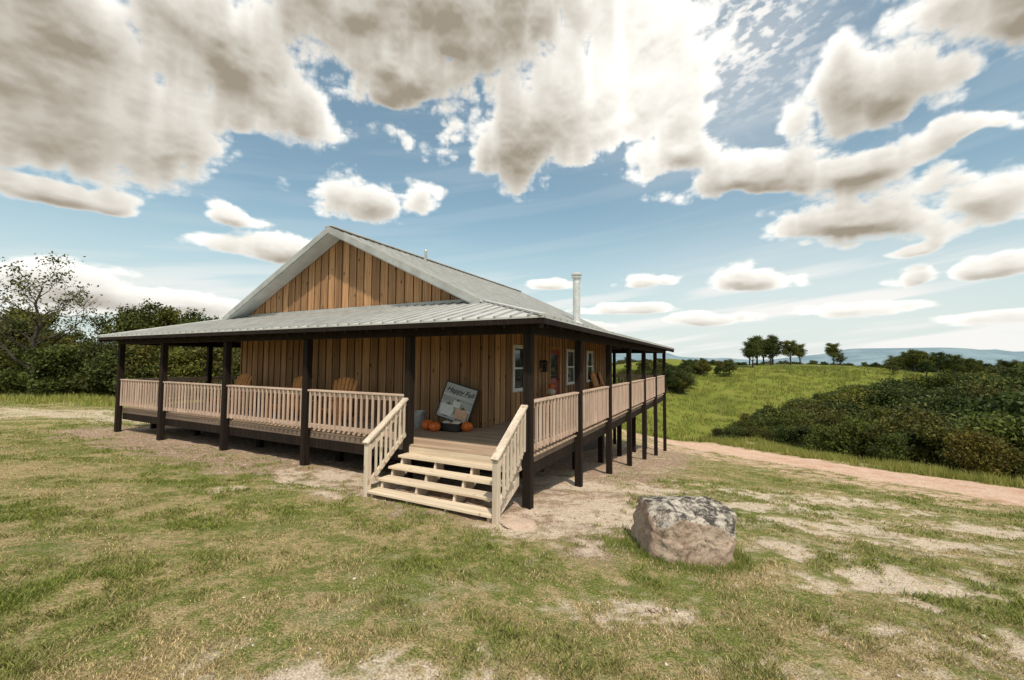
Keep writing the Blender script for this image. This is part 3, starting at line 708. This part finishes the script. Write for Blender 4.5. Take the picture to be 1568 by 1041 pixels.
# taller grass tufts growing around the boulder foot
N=2600; a=rng.uniform(0,6.28,N); rr=rng.normal(.62,.10,N); cx_,cy_=bo.location.x,bo.location.y
x=cx_+rr*np.cos(a)*1.0; y=cy_+rr*np.sin(a)*.92; z=height(x,y)-.01; h=rng.uniform(.04,.12,N); la=rng.uniform(0,6.28,N); ln=h*rng.uniform(.1,.7,N); a2=rng.uniform(0,6.28,N)
base=np.stack([x,y,z],-1); dx=np.stack([np.cos(a2),np.sin(a2),0*a2],-1)*.004
Vt=np.stack([base-dx,base+dx,base+np.stack([np.cos(la)*ln,np.sin(la)*ln,h],-1)],1).reshape(-1,3)
t=rng.random(N)[:,None]; c=np.array((.09,.13,.02))*t+np.array((.24,.28,.06))*(1-t); c=np.concatenate([c,np.ones((N,1))],1)
o=bpy.data.objects.new('grass_tufts',npmesh('grass_tufts',Vt,np.arange(3*N).reshape(-1,3),GRASS,np.repeat(c,3,0))); C.objects.link(o)
N=6000; f=np.exp(rng.uniform(math.log(1.3),math.log(22),N*3)); r=rng.uniform(-1.4,1.4,N*3)*f; x,y=fr(f,r); b_,rd_,md_,lt_=masks(x,y)
k=rng.random(N*3)<(.03+.6*b_*ss(fbm(x*2,y*2),.4,.6)+.5*rd_+.35*lt_); x=x[k][:N];y=y[k][:N];n=len(x); z=height(x,y)
O=np.array([(1,0,0),(0,1,0),(-1,0,0),(0,-1,0),(0,0,.7),(0,0,-.7)]); s=rng.lognormal(math.log(.009),.5,n); ang=rng.uniform(0,6.28,n)
Vv=O[None]*s[:,None,None]*rng.uniform(.6,1.4,(n,6,3)); ca,sa=np.cos(ang)[:,None],np.sin(ang)[:,None]
Vv=np.stack([Vv[...,0]*ca-Vv[...,1]*sa,Vv[...,0]*sa+Vv[...,1]*ca,Vv[...,2]],-1)+np.stack([x,y,z],-1)[:,None]
tri=np.array([(0,1,4),(1,2,4),(2,3,4),(3,0,4),(1,0,5),(2,1,5),(3,2,5),(0,3,5)])
gme=npmesh('gravel',Vv.reshape(-1,3),(tri[None]+6*np.arange(n)[:,None,None]).reshape(-1,3),simple('gravel_stone',(.36,.27,.2),(.66,.57,.48),3,.9,0,0))
gob=bpy.data.objects.new('gravel',gme); C.objects.link(gob)
# ---------------------------------------------------------------- sky with clouds (computed cumulus field)
SUN_AZ=math.atan2(-.62,.60); SUN_EL=math.radians(56)
W_,H_=4096,2048
rows=int(H_*(.5-1/180))
EL=((np.arange(rows,H_)+.5)/H_-.5)*180.0
AZ=117.3+((np.arange(W_)+.5)/W_-.5)*360.0; AZ=(AZ+180)%360-180
A2,E2=np.meshgrid(AZ.astype(np.float32),EL.astype(np.float32))
def billow(u,v,o,sd,gain=.55):
    s=0;a=1.;t=0; outs=[]
    for i in range(o):
        s=s+a*np.abs(2*vn(u*2**i+sd+31.7*i,v*2**i+sd*2+11.3*i)-1); t+=a; a*=gain
        outs.append((s/t).astype(np.float32))
    return outs
U=A2/9.0; Vv2=E2*.115+1.5*np.log(E2.clip(-.9)+5)
f1=fbm(U*.9+3,Vv2*.9+5,3); f2=fbm(U*.9+41,Vv2*.9+15,3)
wa_=A2+(f1-.5)*9; we_=E2+(f2-.5)*6*ss(E2,2,22)
BL=[(-47.5,21.5,11,6.5),(-36,31,13,6.3),(-51,29,9,6),(-42,22,6,2.5),(-56,17,8,3.2),(-22,38,14,6.5),(-8,41,32,10),(5,29.5,15,7.2),(-14,33,12,5.5),(-19.5,20.3,8.0,4.2),(17,31,9,8),(31.5,20.7,12,3.8),(21,24.5,8,3.8),
    (42,27,8.5,3.6),(50,30,6,8),(40.5,14.3,7.5,2.9),(49,15.5,5,3.2),(31,9.7,5,1.5),(44.7,8.4,1.8,1.3),(50,8.5,3,1.3),(-30,13.2,5.4,1.9),(-34.5,16.2,4.2,1.3),(-46.7,15.0,5,1.7),
    (-47,6.5,6,2.0),(-39.6,5.8,7,1.7),(18.5,10.3,4.5,.9),(5,10.3,3.5,.8),(42,21,6,1.6),(49,20.5,4,1.4),(-27,5.5,6,1.6),(52,4,5,.8),(38,5.7,6,.9),(24,5.2,6,.9),(14,7,5,.8),(8,4.5,5,.9),(44,11.2,3,.8),
    (-80,30,18,10),(75,28,16,9),(90,12,14,4),(-85,12,14,4),(120,35,22,12),(-125,30,24,12),(165,25,22,10),(-165,40,16,10),(0,66,40,13),(90,60,30,9)]
acc=np.full(A2.shape,3.0,np.float32)
for (a,e_,wa,we) in BL:
    dx=wa_-a; dy=we_-e_; dy=np.where(dy<0,dy*1.35,dy*.9)
    r_=np.sqrt((dx/wa)**2+(dy/we)**2)
    hh=np.clip(.5+.5*(acc-r_)/.3,0,1); acc=acc*(1-hh)+r_*hh-.3*hh*(1-hh)
base=np.clip(1.06-acc,-1.2,1)
bl_=billow(U*2.1,Vv2*2.1,6,7.0,.52); bil=bl_[-1]; bil3=bl_[2]
fb=fbm(U*1.6+9,Vv2*1.6+2,7); fb3=fbm(U*1.6+9,Vv2*1.6+2,3)
low=1-ss(E2,5,14)
thin=(fbm(A2*.10+7,E2*.9+3,6)-.5)*.9*low
Dn=1.05*base+1.05*(bil-.33)*ss(base,-1.0,.1)+1.4*(fb-.5)+thin
Ds=1.05*base+.7*(bil3-.33)*ss(base,-1.0,.1)+1.2*(fb3-.5)
def up(a,deg):
    k=max(1,int(round(deg/180*H_))); return np.concatenate([a[k:],np.repeat(a[-1:],k,0)],0)
T_=np.clip(Ds,0,1.4); S_=0
for k in range(1,7): S_=S_+up(T_,k*.8)
L_=np.exp(-.45*S_)
Tn=np.exp(-3.0*np.clip(.65*Ds+.35*Dn-.06,0,2))
rel=np.clip(Dn-up(Dn,.45),-.5,.5)*.34+np.clip(Ds-up(Ds,1.3),-.6,.6)*.30
glow=np.exp(-((A2-17)/10)**2-((E2-32)/9)**2)
bright=np.clip(.0+.46*L_+.84*Tn+rel+.10*(fb-.5)+.75*glow,0,1)
mask=ss(Dn,-.06,.34)
wisp=fbm(A2*.05+E2*.05+3,E2*.75-A2*.10,6); veil=ss(wisp,.42,.72)*(.08+.75*ss(14-E2,0,9))
cir=ss(fbm(A2*.9+E2*.7,E2*2.2-A2*.5,5),.42,.7)*np.exp(-((A2-29)/10)**2-((E2-36)/6)**2)
veil=np.clip(veil+.8*cir+.35*np.exp(-((A2-27)/12)**2-((E2-32)/9)**2)+.25*ss(A2,5,30)*(1-ss(E2,8,20))*ss(60-A2,0,20),0,1)
buf=np.zeros((H_,W_,4),np.float32); buf[...,3]=1
buf[rows:,:,0]=bright; buf[rows:,:,1]=mask; buf[rows:,:,2]=veil
img=bpy.data.images.new('cumulus_field',W_,H_,alpha=False,float_buffer=False); img.colorspace_settings.name='Non-Color'
img.pixels.foreach_set(buf.ravel()); img.update(); img.pack()
wld=bpy.data.worlds.new('World'); scene.world=wld; wld.use_nodes=True; nt=wld.node_tree; nt.nodes.clear()
out=nt.nodes.new('ShaderNodeOutputWorld'); bg=nt.nodes.new('ShaderNodeBackground'); nt.links.new(bg.outputs[0],out.inputs[0]); bg.inputs[1].default_value=.1
sky=nt.nodes.new('ShaderNodeTexSky'); sky.sky_type='NISHITA'; sky.sun_disc=False; sky.sun_elevation=SUN_EL; sky.sun_rotation=math.pi/2-SUN_AZ
sky.dust_density=1.2; sky.ozone_density=1.5
tcn=nt.nodes.new('ShaderNodeTexCoord'); Dv=tcn.outputs['Generated']
env=nt.nodes.new('ShaderNodeTexEnvironment'); env.image=img; env.projection='EQUIRECTANGULAR'; nt.links.new(Dv,env.inputs[0])
sc_=nt.nodes.new('ShaderNodeSeparateColor'); nt.links.new(env.outputs[0],sc_.inputs[0])
sx=nt.nodes.new('ShaderNodeSeparateXYZ'); nt.links.new(Dv,sx.inputs[0]); Z=sx.outputs[2]
skyc=mix(nt,1,sky.outputs[0],(1.38,1.60,1.34),'MULTIPLY')
skyc=mix(nt,smooth(nt,Z,.36,0,.10,.88),skyc,(7.2,8.0,7.9))
skyc=mix(nt,sc_.outputs[2],skyc,(9.5,9.4,9.1))
cloud=mix(nt,sc_.outputs[0],(3.6,3.1,2.4),(12.0,11.7,10.9))
cloud=mix(nt,smooth(nt,Z,.20,.03,0,.35),cloud,(8.6,8.6,8.4))
nt.links.new(mix(nt,sc_.outputs[1],skyc,cloud),bg.inputs[0])
try: wld.cycles.sampling_method='MANUAL'; wld.cycles.sample_map_resolution=512
except Exception: pass
sl_=bpy.data.lights.new('sun','SUN'); sl_.energy=3.8; sl_.angle=math.radians(2.0); sl_.color=(1,.90,.76)
so_=bpy.data.objects.new('sun',sl_); C.objects.link(so_)
sd=Vector((math.cos(SUN_AZ)*math.cos(SUN_EL),math.sin(SUN_AZ)*math.cos(SUN_EL),math.sin(SUN_EL)))
so_.rotation_euler=sd.to_track_quat('Z','Y').to_euler(); so_.location=(10,-10,30)
# ---------------------------------------------------------------- camera
cd=bpy.data.cameras.new('camera'); cd.lens=645/1568*36; cd.sensor_width=36; cd.clip_end=12000; cd.clip_start=.05
co_=bpy.data.objects.new('camera',cd); C.objects.link(co_); scene.camera=co_
pt=math.radians(2.9); dv=Vector((F2[0]*math.cos(pt),F2[1]*math.cos(pt),math.sin(pt)))
q=dv.to_track_quat('-Z','Y').to_matrix().to_4x4()@Matrix.Rotation(math.radians(.4),4,'Z')
co_.matrix_world=Matrix.Translation((CAM[0],CAM[1],EYE))@q
